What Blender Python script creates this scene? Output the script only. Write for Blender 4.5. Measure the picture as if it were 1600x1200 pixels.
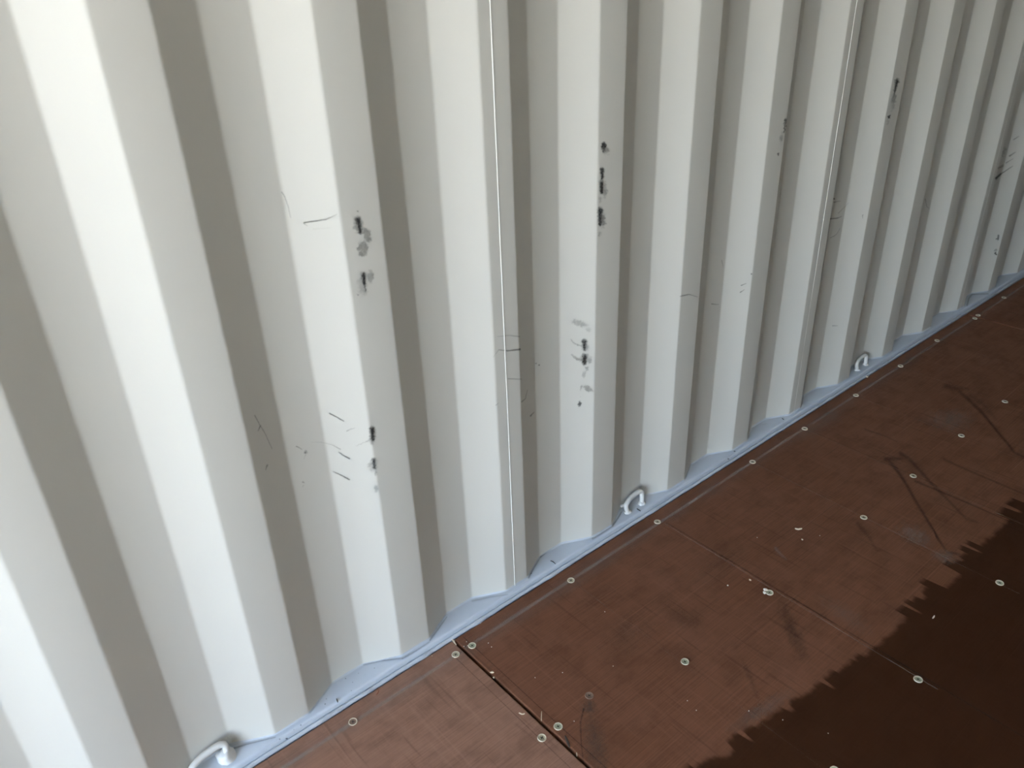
import bpy, bmesh, math, random
import numpy as np
from mathutils import Vector, Euler, Matrix, noise as mnoise

for o in list(bpy.data.objects):
    bpy.data.objects.remove(o, do_unlink=True)
scene = bpy.context.scene
COL = scene.collection

# ------------------------------------------------------------------ camera
CAM_LOC = Vector((-0.35224525, -1.07152775, 1.28164613))
CAM_ROT = Euler((1.07230847, 0.03431058, -0.70573106), 'XYZ')
F_PX = 1262.93558
cam_data = bpy.data.cameras.new('camera')
cam_data.sensor_fit = 'HORIZONTAL'
cam_data.sensor_width = 36.0
cam_data.lens = F_PX / 1600.0 * 36.0
cam_data.clip_start = 0.02
cam_data.dof.use_dof = True
cam_data.dof.focus_distance = 2.2
cam_data.dof.aperture_fstop = 6.5
cam = bpy.data.objects.new('camera', cam_data)
cam.location = CAM_LOC
cam.rotation_euler = CAM_ROT
COL.objects.link(cam)
scene.camera = cam

# ------------------------------------------------------------------ world, sun, exposure
world = bpy.data.worlds.new('sky_world')
scene.world = world
world.use_nodes = True
wn = world.node_tree
wn.nodes.clear()
w_out = wn.nodes.new('ShaderNodeOutputWorld')
w_bg = wn.nodes.new('ShaderNodeBackground')
w_sky = wn.nodes.new('ShaderNodeTexSky')
w_sky.sky_type = 'NISHITA'
w_sky.sun_disc = False
w_sky.sun_elevation = math.radians(52)
w_sky.sun_rotation = math.radians(35)
w_sky.air_density = 1.0
w_sky.dust_density = 1.5
w_sky.ozone_density = 1.0
w_bg.inputs['Strength'].default_value = 0.35
w_wb = wn.nodes.new('ShaderNodeHueSaturation')          # white balance of the photograph
w_wb.inputs['Saturation'].default_value = 0.80
wn.links.new(w_sky.outputs['Color'], w_wb.inputs['Color'])
wn.links.new(w_wb.outputs['Color'], w_bg.inputs['Color'])
wn.links.new(w_bg.outputs['Background'], w_out.inputs['Surface'])

sun_data = bpy.data.lights.new('sun', 'SUN')
sun_data.energy = 6.0
sun_data.angle = math.radians(0.6)
sun_data.color = (1.0, 0.91, 0.79)
sun = bpy.data.objects.new('sun', sun_data)
sun_dir = Vector((0.25, 0.55, 0.80)).normalized()          # towards the sun: beside and a little behind the container
sun.rotation_euler = sun_dir.to_track_quat('Z', 'Y').to_euler()
sun.location = (-4, 4, 8)
COL.objects.link(sun)

vs = scene.view_settings
scene.display_settings.display_device = 'sRGB'
vs.view_transform = 'Standard'
vs.look = 'None'
vs.gamma = 1.0
vs.use_curve_mapping = False
vs.exposure = 3.36
scene.cycles.max_bounces = 16
scene.cycles.diffuse_bounces = 12
scene.cycles.glossy_bounces = 4
scene.cycles.transparent_max_bounces = 12
scene.cycles.use_denoising = True

# ------------------------------------------------------------------ helpers
random.seed(7)
rng = np.random.default_rng(7)


def tag(o, label=None, cat=None, group=None, kind=None):
    if label:
        o['label'] = label
    if cat:
        o['category'] = cat
    if group:
        o['group'] = group
    if kind:
        o['kind'] = kind
    return o


def link(o, parent=None):
    COL.objects.link(o)
    if parent is not None:
        o.parent = parent
    return o


def empty(name, loc=(0, 0, 0)):
    o = bpy.data.objects.new(name, None)
    o.location = loc
    o.empty_display_size = 0.05
    return link(o)


def mesh_obj(name, verts, faces, mat, parent=None, smooth=False, loc=None):
    me = bpy.data.meshes.new(name)
    me.from_pydata([tuple(v) for v in verts], [], faces)
    me.update()
    if smooth:
        me.shade_smooth()
    for m in (mat if isinstance(mat, (list, tuple)) else [mat]):
        me.materials.append(m)
    o = bpy.data.objects.new(name, me)
    if loc is not None:
        o.location = loc
    return link(o, parent)


def bm_obj(name, bm, mat, parent=None, smooth=False, loc=None):
    bmesh.ops.recalc_face_normals(bm, faces=bm.faces)
    me = bpy.data.meshes.new(name)
    bm.to_mesh(me)
    bm.free()
    if smooth:
        me.shade_smooth()
    for m in (mat if isinstance(mat, (list, tuple)) else [mat]):
        me.materials.append(m)
    o = bpy.data.objects.new(name, me)
    if loc is not None:
        o.location = loc
    return link(o, parent)


def add_box(bm, x0, x1, y0, y1, z0, z1, bevel=0.0, seg=1):
    vs_ = [bm.verts.new(p) for p in ((x0, y0, z0), (x1, y0, z0), (x1, y1, z0), (x0, y1, z0),
                                     (x0, y0, z1), (x1, y0, z1), (x1, y1, z1), (x0, y1, z1))]
    fs = [bm.faces.new([vs_[i] for i in f]) for f in
          ((0, 3, 2, 1), (4, 5, 6, 7), (0, 1, 5, 4), (1, 2, 6, 5), (2, 3, 7, 6), (3, 0, 4, 7))]
    if bevel > 0:
        es = list({e for f in fs for e in f.edges})
        bmesh.ops.bevel(bm, geom=es, offset=bevel, segments=seg, profile=0.5, affect='EDGES')


def tube(points, radii, seg=10, cap=True):
    """verts, faces of a tube swept through points with per-point radius"""
    pts = [Vector(p) for p in points]
    n = len(pts)
    verts, faces = [], []
    t0 = (pts[1] - pts[0]).normalized()
    up = Vector((0, 0, 1)) if abs(t0.z) < 0.9 else Vector((0, 1, 0))
    nrm = (up - t0 * up.dot(t0)).normalized()
    for i in range(n):
        t = (pts[min(i + 1, n - 1)] - pts[max(i - 1, 0)]).normalized()
        nrm = (nrm - t * nrm.dot(t)).normalized()
        b = t.cross(nrm)
        r = radii[i] if hasattr(radii, '__len__') else radii
        for k in range(seg):
            a = 2 * math.pi * k / seg
            verts.append(pts[i] + (nrm * math.cos(a) + b * math.sin(a)) * r)
    for i in range(n - 1):
        for k in range(seg):
            k2 = (k + 1) % seg
            faces.append((i * seg + k, i * seg + k2, (i + 1) * seg + k2, (i + 1) * seg + k))
    if cap:
        faces.append(tuple(range(seg))[::-1])
        faces.append(tuple((n - 1) * seg + k for k in range(seg)))
    return verts, faces


def smooth_path(ctrl, per=6):
    c = [Vector(p) for p in ctrl]
    out = []
    for i in range(len(c) - 1):
        p0 = c[max(i - 1, 0)]; p1 = c[i]; p2 = c[i + 1]; p3 = c[min(i + 2, len(c) - 1)]
        for k in range(per):
            t = k / per
            out.append(0.5 * ((2 * p1) + (p2 - p0) * t + (2 * p0 - 5 * p1 + 4 * p2 - p3) * t * t
                              + (-p0 + 3 * p1 - 3 * p2 + p3) * t * t * t))
    out.append(c[-1])
    return out


# photo pixel -> direction, and back (used only to read positions on the wall, ledge and floor)
ROT = CAM_ROT.to_matrix()
ROT_T = ROT.transposed()


def pix_dir(u, v):
    return ROT @ Vector(((u - 800) / F_PX, (600 - v) / F_PX, -1.0))


def pix_on_z(u, v, z=0.0):
    d = pix_dir(u, v)
    return CAM_LOC + d * ((z - CAM_LOC.z) / d.z)


RT_NP = np.array(ROT_T)
C_NP = np.array(CAM_LOC)


def to_pix(P):
    q = (np.asarray(P) - C_NP) @ RT_NP.T
    return np.stack([800 + F_PX * q[:, 0] / -q[:, 2], 600 - F_PX * q[:, 1] / -q[:, 2]], 1)


# ------------------------------------------------------------------ materials
def new_mat(name):
    m = bpy.data.materials.new(name)
    m.use_nodes = True
    nt = m.node_tree
    nt.nodes.clear()
    out = nt.nodes.new('ShaderNodeOutputMaterial')
    b = nt.nodes.new('ShaderNodeBsdfPrincipled')
    nt.links.new(b.outputs['BSDF'], out.inputs['Surface'])
    return m, nt, b, out


def N(nt, t, **kw):
    n = nt.nodes.new(t)
    for k, v in kw.items():
        setattr(n, k, v)
    return n


def mapping(nt, scale, src='Position'):
    g = N(nt, 'ShaderNodeNewGeometry')
    mp = N(nt, 'ShaderNodeMapping')
    mp.inputs['Scale'].default_value = scale
    nt.links.new(g.outputs['Position'], mp.inputs['Vector'])
    return mp


def noise_fac(nt, vec, scale, detail=4, rough=0.55):
    n = N(nt, 'ShaderNodeTexNoise')
    n.inputs['Scale'].default_value = scale
    n.inputs['Detail'].default_value = detail
    n.inputs['Roughness'].default_value = rough
    nt.links.new(vec, n.inputs['Vector'])
    return n.outputs['Fac']


def ramp(nt, fac, stops):
    r = N(nt, 'ShaderNodeValToRGB')
    els = r.color_ramp.elements
    while len(els) < len(stops):
        els.new(0.5)
    for e, (p, c) in zip(els, stops):
        e.position = p
        e.color = (c[0], c[1], c[2], 1) if hasattr(c, '__len__') else (c, c, c, 1)
    nt.links.new(fac, r.inputs['Fac'])
    return r.outputs['Color']


def mix(nt, fac, a, b, blend='MIX'):
    m = N(nt, 'ShaderNodeMix', data_type='RGBA', blend_type=blend)
    for sock, v in ((0, fac), (6, a), (7, b)):
        if isinstance(v, (int, float)):
            m.inputs[sock].default_value = v
        elif hasattr(v, '__len__'):
            m.inputs[sock].default_value = (*v, 1)
        else:
            nt.links.new(v, m.inputs[sock])
    return m.outputs[2]


def math_n(nt, op, a, b=0.0, clamp=False):
    m = N(nt, 'ShaderNodeMath', operation=op, use_clamp=clamp)
    for i, v in enumerate((a, b)):
        if isinstance(v, (int, float)):
            m.inputs[i].default_value = v
        else:
            nt.links.new(v, m.inputs[i])
    return m.outputs[0]


def bump(nt, bsdf, height, strength, dist):
    b = N(nt, 'ShaderNodeBump')
    b.inputs['Strength'].default_value = strength
    b.inputs['Distance'].default_value = dist
    nt.links.new(height, b.inputs['Height'])
    nt.links.new(b.outputs['Normal'], bsdf.inputs['Normal'])


def paint_mat(name, col, rough=0.42, var=0.04, orange_peel=0.12, dirt=None):
    m, nt, b, out = new_mat(name)
    mp = mapping(nt, (1, 1, 0.35))
    f = noise_fac(nt, mp.outputs['Vector'], 5, 5)
    c = ramp(nt, f, [(0.3, [x * (1 - var) for x in col]), (0.7, [min(1, x * (1 + var)) for x in col])])
    if dirt:
        mp2 = mapping(nt, (0.35, 1, 1))
        f2 = noise_fac(nt, mp2.outputs['Vector'], dirt[0], 6, 0.65)
        k = ramp(nt, f2, [(dirt[1], 0.0), (dirt[2], dirt[4])])
        c = mix(nt, k, c, dirt[3])
    nt.links.new(c, b.inputs['Base Color'])
    b.inputs['Roughness'].default_value = rough
    mp3 = mapping(nt, (1, 1, 1))
    f3 = noise_fac(nt, mp3.outputs['Vector'], 260, 2)
    bump(nt, b, f3, orange_peel, 0.0006)
    return m


M_WALL = paint_mat('off_white_wall_paint', (0.530, 0.517, 0.470), 0.45, 0.015, 0.06)
M_RAIL = paint_mat('rail_paint', (0.475, 0.525, 0.59), 0.5, 0.05, 0.15,
                   dirt=(40, 0.66, 0.80, (0.10, 0.105, 0.115), 0.6))
M_BEAD = paint_mat('sealant', (0.43, 0.465, 0.51), 0.55, 0.06, 0.3,
                   dirt=(30, 0.58, 0.74, (0.10, 0.10, 0.11), 0.6))
M_WELD = paint_mat('weld_paint', (0.72, 0.71, 0.67), 0.35, 0.02, 0.1)
M_RING = paint_mat('ring_paint', (0.58, 0.575, 0.555), 0.4, 0.03, 0.3)
M_CEIL = paint_mat('ceiling_paint', (0.51, 0.498, 0.452), 0.5, 0.02, 0.05)


def simple_mat(name, col, rough=0.6, metallic=0.0, var=0.12, scale=300):
    m, nt, b, out = new_mat(name)
    tc = N(nt, 'ShaderNodeTexCoord')
    f = noise_fac(nt, tc.outputs['Object'], scale, 3)
    c = ramp(nt, f, [(0.3, [x * (1 - var) for x in col]), (0.7, [min(1, x * (1 + var)) for x in col])])
    nt.links.new(c, b.inputs['Base Color'])
    b.inputs['Roughness'].default_value = rough
    b.inputs['Metallic'].default_value = metallic
    return m


M_ZINC = simple_mat('yellow_zinc', (0.42, 0.37, 0.25), 0.42, 0.2)
M_RIM = simple_mat('worn_lit_zinc_rim', (0.60, 0.54, 0.41), 0.4, 0.2)  # worn rim, kept paler than the tilted dish; that shading is in the colour
M_ZINC_G = simple_mat('green_zinc', (0.34, 0.36, 0.25), 0.42, 0.2)
M_ZINC_D = simple_mat('dull_zinc', (0.20, 0.13, 0.09), 0.6, 0.1)
M_RECESS = simple_mat('screw_recess', (0.03, 0.025, 0.02), 0.7, 0.2)
M_PALEWOOD = simple_mat('pale_wood', (0.62, 0.50, 0.36), 0.7)
M_REDWOOD = simple_mat('red_wood', (0.22, 0.07, 0.03), 0.7)
M_DARKCHIP = simple_mat('dark_film', (0.05, 0.035, 0.025), 0.5)
M_BLACK = simple_mat('black_fibre', (0.012, 0.012, 0.014), 0.6)
M_WHITECHIP = simple_mat('white_chip', (0.70, 0.64, 0.55), 0.7)
M_SUB = simple_mat('dark_steel', (0.03, 0.022, 0.018), 0.7)
M_GROUND = simple_mat('concrete_yard', (0.44, 0.40, 0.335), 0.9, 0, 0.15, 1.5)


def floor_mat(name, col):
    m, nt, b, out = new_mat(name)
    # fine grain along the container
    g1 = noise_fac(nt, mapping(nt, (4, 330, 1)).outputs['Vector'], 1.0, 5, 0.7)
    g2 = noise_fac(nt, mapping(nt, (3, 150, 1)).outputs['Vector'], 1.0, 3, 0.6)
    cl = noise_fac(nt, mapping(nt, (1, 1, 1)).outputs['Vector'], 3.5, 5, 0.6)
    cl2 = noise_fac(nt, mapping(nt, (1.0, 1.7, 1)).outputs['Vector'], 12, 5, 0.65)
    base = ramp(nt, g1, [(0.28, [c * 0.74 for c in col]), (0.72, [c * 1.26 for c in col])])
    base = mix(nt, ramp(nt, g2, [(0.60, 0.0), (0.68, 0.5)]), base, [c * 0.55 for c in col])
    # greyish handling dust
    base = mix(nt, ramp(nt, cl, [(0.38, 0.0), (0.72, 0.40)]), base, [c * 1.25 + 0.012 for c in col])
    base = mix(nt, ramp(nt, cl2, [(0.46, 0.0), (0.74, 0.65)]), base, [c * 0.6 for c in col])
    cl3 = noise_fac(nt, mapping(nt, (1.6, 1.0, 1)).outputs['Vector'], 7, 6, 0.7)
    base = mix(nt, ramp(nt, cl3, [(0.50, 0.0), (0.75, 0.45)]), base, [c * 1.3 + 0.014 for c in col])
    # cross-wise wipe streaks
    st = noise_fac(nt, mapping(nt, (130, 3, 1)).outputs['Vector'], 1.0, 3, 0.6)
    base = mix(nt, ramp(nt, st, [(0.56, 0.0), (0.74, 0.36)]), base, [c * 1.3 + 0.015 for c in col])
    st2 = noise_fac(nt, mapping(nt, (95, 5, 1)).outputs['Vector'], 1.0, 2, 0.5)
    base = mix(nt, ramp(nt, st2, [(0.62, 0.0), (0.70, 0.40)]), base, [c * 0.6 for c in col])
    sc = noise_fac(nt, mapping(nt, (2, 210, 1)).outputs['Vector'], 1.0, 2, 0.5)
    base = mix(nt, ramp(nt, sc, [(0.66, 0.0), (0.72, 0.5)]), base, [c * 1.4 + 0.02 for c in col])
    # darker unworn film beyond a ragged edge broken into blocks
    g = N(nt, 'ShaderNodeNewGeometry')
    sp = N(nt, 'ShaderNodeSeparateXYZ')
    nt.links.new(g.outputs['Position'], sp.inputs['Vector'])
    X, Y = sp.outputs['X'], sp.outputs['Y']
    warp = noise_fac(nt, mapping(nt, (6.0, 0.0, 0)).outputs['Vector'], 1.0, 1)
    ph = math_n(nt, 'ADD', math_n(nt, 'MULTIPLY', X, 10.8), math_n(nt, 'MULTIPLY', warp, 4.0))
    cell = math_n(nt, 'FLOOR', ph)
    wn_ = N(nt, 'ShaderNodeTexWhiteNoise', noise_dimensions='1D')
    nt.links.new(cell, wn_.inputs['W'])
    tri = math_n(nt, 'ABSOLUTE', math_n(nt, 'SUBTRACT', math_n(nt, 'FRACT', ph), 0.5))      # 0 in the middle of a block gap
    fing = N(nt, 'ShaderNodeMapRange', interpolation_type='SMOOTHSTEP')
    fing.inputs['From Min'].default_value = 0.14
    fing.inputs['From Max'].default_value = 0.05
    nt.links.new(tri, fing.inputs['Value'])
    has = math_n(nt, 'MULTIPLY', math_n(nt, 'SUBTRACT', wn_.outputs['Value'], 0.30), 1.4, True)
    flen = math_n(nt, 'MULTIPLY', math_n(nt, 'MULTIPLY', fing.outputs['Result'], has), -0.050)
    step = math_n(nt, 'MULTIPLY', math_n(nt, 'SUBTRACT', wn_.outputs['Value'], 0.5), 0.034)
    slow = noise_fac(nt, mapping(nt, (3.0, 0.3, 1)).outputs['Vector'], 1.0, 2)
    slow = math_n(nt, 'MULTIPLY', math_n(nt, 'SUBTRACT', slow, 0.5), 0.03)
    fine = noise_fac(nt, mapping(nt, (45, 30, 1)).outputs['Vector'], 1.0, 3)
    fine = math_n(nt, 'MULTIPLY', math_n(nt, 'SUBTRACT', fine, 0.5), 0.022)
    er = N(nt, 'ShaderNodeMapRange', interpolation_type='SMOOTHSTEP')
    er.inputs['From Min'].default_value = 0.40
    er.inputs['From Max'].default_value = 1.05
    er.inputs['To Min'].default_value = -0.556
    er.inputs['To Max'].default_value = -0.608
    nt.links.new(X, er.inputs['Value'])
    d = math_n(nt, 'SUBTRACT', er.outputs['Result'], Y)
    for t in (flen, step, slow, fine):
        d = math_n(nt, 'ADD', d, t)
    k = N(nt, 'ShaderNodeMapRange', interpolation_type='SMOOTHSTEP')
    k.inputs['From Min'].default_value = -0.008
    k.inputs['From Max'].default_value = 0.009
    k.inputs['To Max'].default_value = 0.88
    nt.links.new(d, k.inputs['Value'])
    base = mix(nt, k.outputs['Result'], base, (0.028, 0.010, 0.0035))
    nt.links.new(base, b.inputs['Base Color'])
    rr = ramp(nt, cl2, [(0.3, 0.42), (0.7, 0.6)])
    nt.links.new(rr, b.inputs['Roughness'])
    b.inputs['Specular IOR Level'].default_value = 0.07
    bump(nt, b, g1, 0.12, 0.0012)
    return m


M_FLOOR = floor_mat('film_faced_plywood', (0.150, 0.064, 0.035))
M_FLOOR_PALE = floor_mat('worn_film_faced_plywood', (0.250, 0.134, 0.090))


def mark_mat(name, col, grain=900.0, lo=0.25, hi=0.6, rough=0.7, floor_=0.5):
    """thin deposit: opacity comes from the strength stored on the mark, broken up by grain"""
    m, nt, b, out = new_mat(name)
    b.inputs['Base Color'].default_value = (*col, 1)
    b.inputs['Roughness'].default_value = rough
    at = N(nt, 'ShaderNodeAttribute', attribute_name='strength')
    f = noise_fac(nt, mapping(nt, (1, 1, 1)).outputs['Vector'], grain, 3, 0.6)
    gr = ramp(nt, f, [(lo, floor_), (hi, 1.0)])
    k = math_n(nt, 'MULTIPLY', at.outputs['Fac'], gr, True)
    tr = N(nt, 'ShaderNodeBsdfTransparent')
    ms = N(nt, 'ShaderNodeMixShader')
    nt.links.new(k, ms.inputs[0])
    nt.links.new(tr.outputs[0], ms.inputs[1])
    nt.links.new(b.outputs['BSDF'], ms.inputs[2])
    nt.links.new(ms.outputs[0], out.inputs['Surface'])
    return m


M_SOOT_SHADE = mark_mat('black_scuff_ring_shade', (0.012, 0.012, 0.012))  # also carries the painted shade above the lashing rings
M_BROWN = mark_mat('brown_scuff', (0.07, 0.045, 0.03))
M_CHALK = mark_mat('pale_chalk', (0.42, 0.345, 0.285), 200, 0.2, 0.8, floor_=0.7)
M_DUST = mark_mat('pale_dust', (0.25, 0.19, 0.155), 60, 0.25, 0.75, floor_=0.65)
M_DRAG = mark_mat('dark_drag', (0.020, 0.010, 0.006), 120, 0.2, 0.8, floor_=0.6)
M_OLIVE = mark_mat('olive_smear', (0.075, 0.060, 0.045), 80, 0.2, 0.8, floor_=0.7)

# ------------------------------------------------------------------ corrugation profile
PITCH, WA, WB, WC, DEPTH, DW = 0.278, 0.06892645, 0.07007598, 0.06956443, 0.03446514, 0.00773439
LEDGE = 0.018
WALL_TOP = 2.36
X_DOOR, X_END = -2.65, 9.35
Y_RIGHT = -2.352


def nx(n):
    return n * PITCH - DW * math.floor((n - 2) / 4 + 1)


def raw_profile(x0, x1):
    pts = []
    for n in range(-13, 40):
        a = nx(n)
        pts += [(a, 0.0), (a + WA, DEPTH), (a + WA + WB, DEPTH), (a + WA + WB + WC, 0.0)]

    def yat(x):
        for (xa, ya), (xb, yb) in zip(pts, pts[1:]):
            if xa <= x <= xb:
                return ya + (yb - ya) * (x - xa) / (xb - xa)
        return 0.0
    return [(x0, yat(x0))] + [p for p in pts if x0 + 1e-4 < p[0] < x1 - 1e-4] + [(x1, yat(x1))]


def fillet(pts, r=0.015, seg=4):
    out = [pts[0]]
    for a, p, b in zip(pts, pts[1:], pts[2:]):
        A, P, B = Vector(a), Vector(p), Vector(b)
        u, w = (A - P).normalized(), (B - P).normalized()
        ang = math.acos(max(-1, min(1, u.dot(w))))
        if ang > math.pi - 1e-3:
            out.append(p)
            continue
        T = min(r / math.tan(ang / 2), 0.3 * (A - P).length, 0.3 * (B - P).length)
        for k in range(seg + 1):
            t = k / seg
            q = (P + u * T) * (1 - t) ** 2 + P * 2 * t * (1 - t) + (P + w * T) * t ** 2
            out.append((q.x, q.y))
    out.append(pts[-1])
    return out


WELDS = []
for n in range(-2, 36, 4):
    e = nx(n - 1) + WA + WB + WC
    WELDS.append(e + 0.43 * (nx(n) - e))
W0 = WELDS[0] - (4 * PITCH - DW)
PANEL_X = [X_DOOR, W0 - (4 * PITCH - DW), W0] + [w for w in WELDS if w < X_END - 0.3] + [X_END]
PROFILE = np.array(fillet(raw_profile(X_DOOR, X_END)))
SEGL = np.hypot(*np.diff(PROFILE, axis=0).T)
ARC = np.concatenate([[0], np.cumsum(SEGL)])


def prof_at(s):
    return np.interp(s, ARC, PROFILE[:, 0]), np.interp(s, ARC, PROFILE[:, 1])


def prof_nrm(s):
    e = 0.0008
    xa, ya = prof_at(s - e)
    xb, yb = prof_at(s + e)
    dx, dy = xb - xa, yb - ya
    L = np.hypot(dx, dy)
    return dy / L, -dx / L


def wall_hit(u, v):
    """arc length, height where the sight line of a photo pixel first meets the corrugated wall"""
    d = pix_dir(u, v)
    best = None
    for i in range(len(PROFILE) - 1):
        (xa, ya), (xb, yb) = PROFILE[i], PROFILE[i + 1]
        ex, ey = xb - xa, yb - ya
        det = d.x * (-ey) + ex * d.y
        if abs(det) < 1e-12:
            continue
        rx, ry = xa - CAM_LOC.x, ya - CAM_LOC.y
        t = (rx * (-ey) + ex * ry) / det
        w = (d.x * ry - d.y * rx) / det
        if t > 0 and -1e-6 <= w <= 1 + 1e-6 and (best is None or t < best[0]):
            best = (t, ARC[i] + w * SEGL[i], CAM_LOC.z + d.z * t)
    return best[1], best[2]


# ------------------------------------------------------------------ structure: walls
def corrugated(name, x0, x1, z0, z1, mat, parent, flip=False, yoff=0.0, thick=0.002):
    pr = fillet(raw_profile(x0, x1))
    n = len(pr)
    s = -1.0 if flip else 1.0
    V = []
    for (dz, dy) in ((z0, 0), (z1, 0), (z1, thick), (z0, thick)):
        V += [(x, yoff + s * (y + dy), dz) for x, y in pr]
    Fs = []
    for i in range(n - 1):
        for a, b in ((0, 1), (1, 2), (2, 3), (3, 0)):
            f = (a * n + i, a * n + i + 1, b * n + i + 1, b * n + i)
            Fs.append(f if not flip else f[::-1])
    me = bpy.data.meshes.new(name)
    me.from_pydata(V, [], Fs)
    me.shade_smooth()
    me.update()
    me.materials.append(mat)
    if hasattr(me, 'set_sharp_from_angle'):
        me.set_sharp_from_angle(angle=math.radians(40))
    o = bpy.data.objects.new(name, me)
    return link(o, parent)


wall_left = tag(empty('wall_left', (0, 0, 0)), 'off-white corrugated steel side wall with black scuff marks',
                'wall', kind='structure')
panels = []
for a, b in zip(PANEL_X, PANEL_X[1:]):
    panels.append(corrugated('corrugated_panel', a, b, LEDGE - 0.002, WALL_TOP, M_WALL, wall_left))


def panel_of(x):
    for p, a, b in zip(panels, PANEL_X, PANEL_X[1:]):
        if a <= x < b:
            return p
    return panels[-1]


# weld seams between the sheets: a slim raised bead with slight waviness
for wx in PANEL_X[1:-1]:
    V, Fs = [], []
    rows, seg = 120, 6
    for i in range(rows + 1):
        z = LEDGE + (WALL_TOP - LEDGE) * i / rows
        wob = mnoise.noise((wx * 3, z * 5, 0)) * 0.0006
        r = (0.00125 if wx < 1 else 0.0006 + 0.0006 * min(1, max(0, (z - 0.35) / 0.3)) * (wx < 2)) + 0.0002 * mnoise.noise((wx, z * 30, 2))
        for k in range(seg + 1):
            a = math.pi * k / seg
            V.append((wx + wob - math.cos(a) * r, 0.0004 - math.sin(a) * r * 1.1, z))
    for i in range(rows):
        for k in range(seg):
            q = i * (seg + 1) + k
            Fs.append((q, q + 1, q + seg + 2, q + seg + 1))
    mesh_obj('weld_seam', V, Fs, M_WELD, wall_left, smooth=True)

wall_right = tag(empty('wall_right', (0, Y_RIGHT, 0)), 'opposite off-white corrugated steel wall of the container',
                 'wall', kind='structure')
corrugated('corrugated_panel', X_DOOR, X_END, -0.02, WALL_TOP, M_WALL, wall_right, flip=True)
bm = bmesh.new()
add_box(bm, X_DOOR, X_END, -0.05, 0.012, -0.03, LEDGE, 0.004, 2)
bm_obj('bottom_rail', bm, M_RAIL, wall_right)

# end wall, ceiling, door frame, yard (what closes the container and lets the light in)
bm = bmesh.new()
x = X_END
for k in range(9):
    y0 = 0.06 - k * 0.275
    for (ya, xa), (yb, xb) in (((y0, 0), (y0 - .07, .036)), ((y0 - .07, .036), (y0 - .14, .036)),
                               ((y0 - .14, .036), (y0 - .21, 0)), ((y0 - .21, 0), (y0 - .275, 0))):
        q = [bm.verts.new(p) for p in ((x + xa, ya, -.03), (x + xb, yb, -.03), (x + xb, yb, 2.42), (x + xa, ya, 2.42))]
        bm.faces.new(q)
bmesh.ops.remove_doubles(bm, verts=bm.verts, dist=1e-4)
tag(bm_obj('wall_end', bm, M_WALL), 'corrugated end wall closing the container', 'wall', kind='structure')

bm = bmesh.new()
k = 0
x = X_DOOR - 0.06
while x < X_END + 0.05:
    for (xa, za), (xb, zb) in (((x, 0), (x + .09, 0)), ((x + .09, 0), (x + .105, .02)),
                               ((x + .105, .02), (x + .195, .02)), ((x + .195, .02), (x + .21, 0))):
        q = [bm.verts.new(p) for p in ((xa, .06, 2.365 + za), (xa, Y_RIGHT - .06, 2.365 + za),
                                       (xb, Y_RIGHT - .06, 2.365 + zb), (xb, .06, 2.365 + zb))]
        bm.faces.new(q)
    x += .21
bmesh.ops.remove_doubles(bm, verts=bm.verts, dist=1e-4)
tag(bm_obj('ceiling', bm, M_CEIL), 'off-white ribbed steel roof of the container', 'ceiling', kind='structure')

for i, (box, what) in enumerate((((X_DOOR - .10, X_DOOR, -.03, .10, -.15, 2.42), 'steel corner post beside the corrugated wall at the door'),
                                 ((X_DOOR - .10, X_DOOR, Y_RIGHT - .10, Y_RIGHT + .03, -.15, 2.42), 'steel corner post on the far side of the doorway'),
                                 ((X_DOOR - .10, X_DOOR, Y_RIGHT + .03, -.03, 2.29, 2.42), 'steel header across the open doorway'),
                                 ((X_DOOR - .10, X_DOOR - .003, Y_RIGHT + .03, -.03, -.15, -.002), 'steel sill under the open doorway'))):
    bm = bmesh.new()
    add_box(bm, *box, 0.006, 2)
    tag(bm_obj('trim_%d' % (i + 2), bm, M_WALL), what, 'door frame', kind='structure')

bm = bmesh.new()
q = [bm.verts.new(p) for p in ((-60, -60, -.16), (60, -60, -.16), (60, 60, -.16), (-60, 60, -.16))]
bm.faces.new(q)
tag(bm_obj('ground', bm, M_GROUND), 'pale concrete yard outside the container', 'ground', kind='structure')

# ------------------------------------------------------------------ bottom rail with ledge and sealant
rail = tag(empty('trim_1', (0, 0, 0)), 'blue-grey steel bottom rail ledge along the foot of the corrugated wall',
           'rail', kind='structure')
xs = np.arange(X_DOOR, X_END + 1e-6, 0.012)
sec = [(0.060, LEDGE), (-0.0075, LEDGE), (-0.0105, LEDGE - 0.0006), (-0.0125, LEDGE - 0.0026), (-0.0133, LEDGE - 0.0055),
       (-0.0137, 0.006), (-0.0137, -0.03), (0.060, -0.03)]
V, Fs = [], []
for x in xs:
    w = 0.0006 * mnoise.noise((x * 4, 1, 0)) + 0.0004 * mnoise.noise((x * 22, 3, 0))
    V += [(x, y + (w if y < 0 else 0), z) for y, z in sec]
m_ = len(sec)
for i in range(len(xs) - 1):
    for k in range(m_):
        k2 = (k + 1) % m_
        Fs.append((i * m_ + k, (i + 1) * m_ + k, (i + 1) * m_ + k2, i * m_ + k2))
rl = mesh_obj('rail_ledge', V, Fs, M_RAIL, rail, smooth=True)
rl.data.set_sharp_from_angle(angle=math.radians(50))

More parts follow.
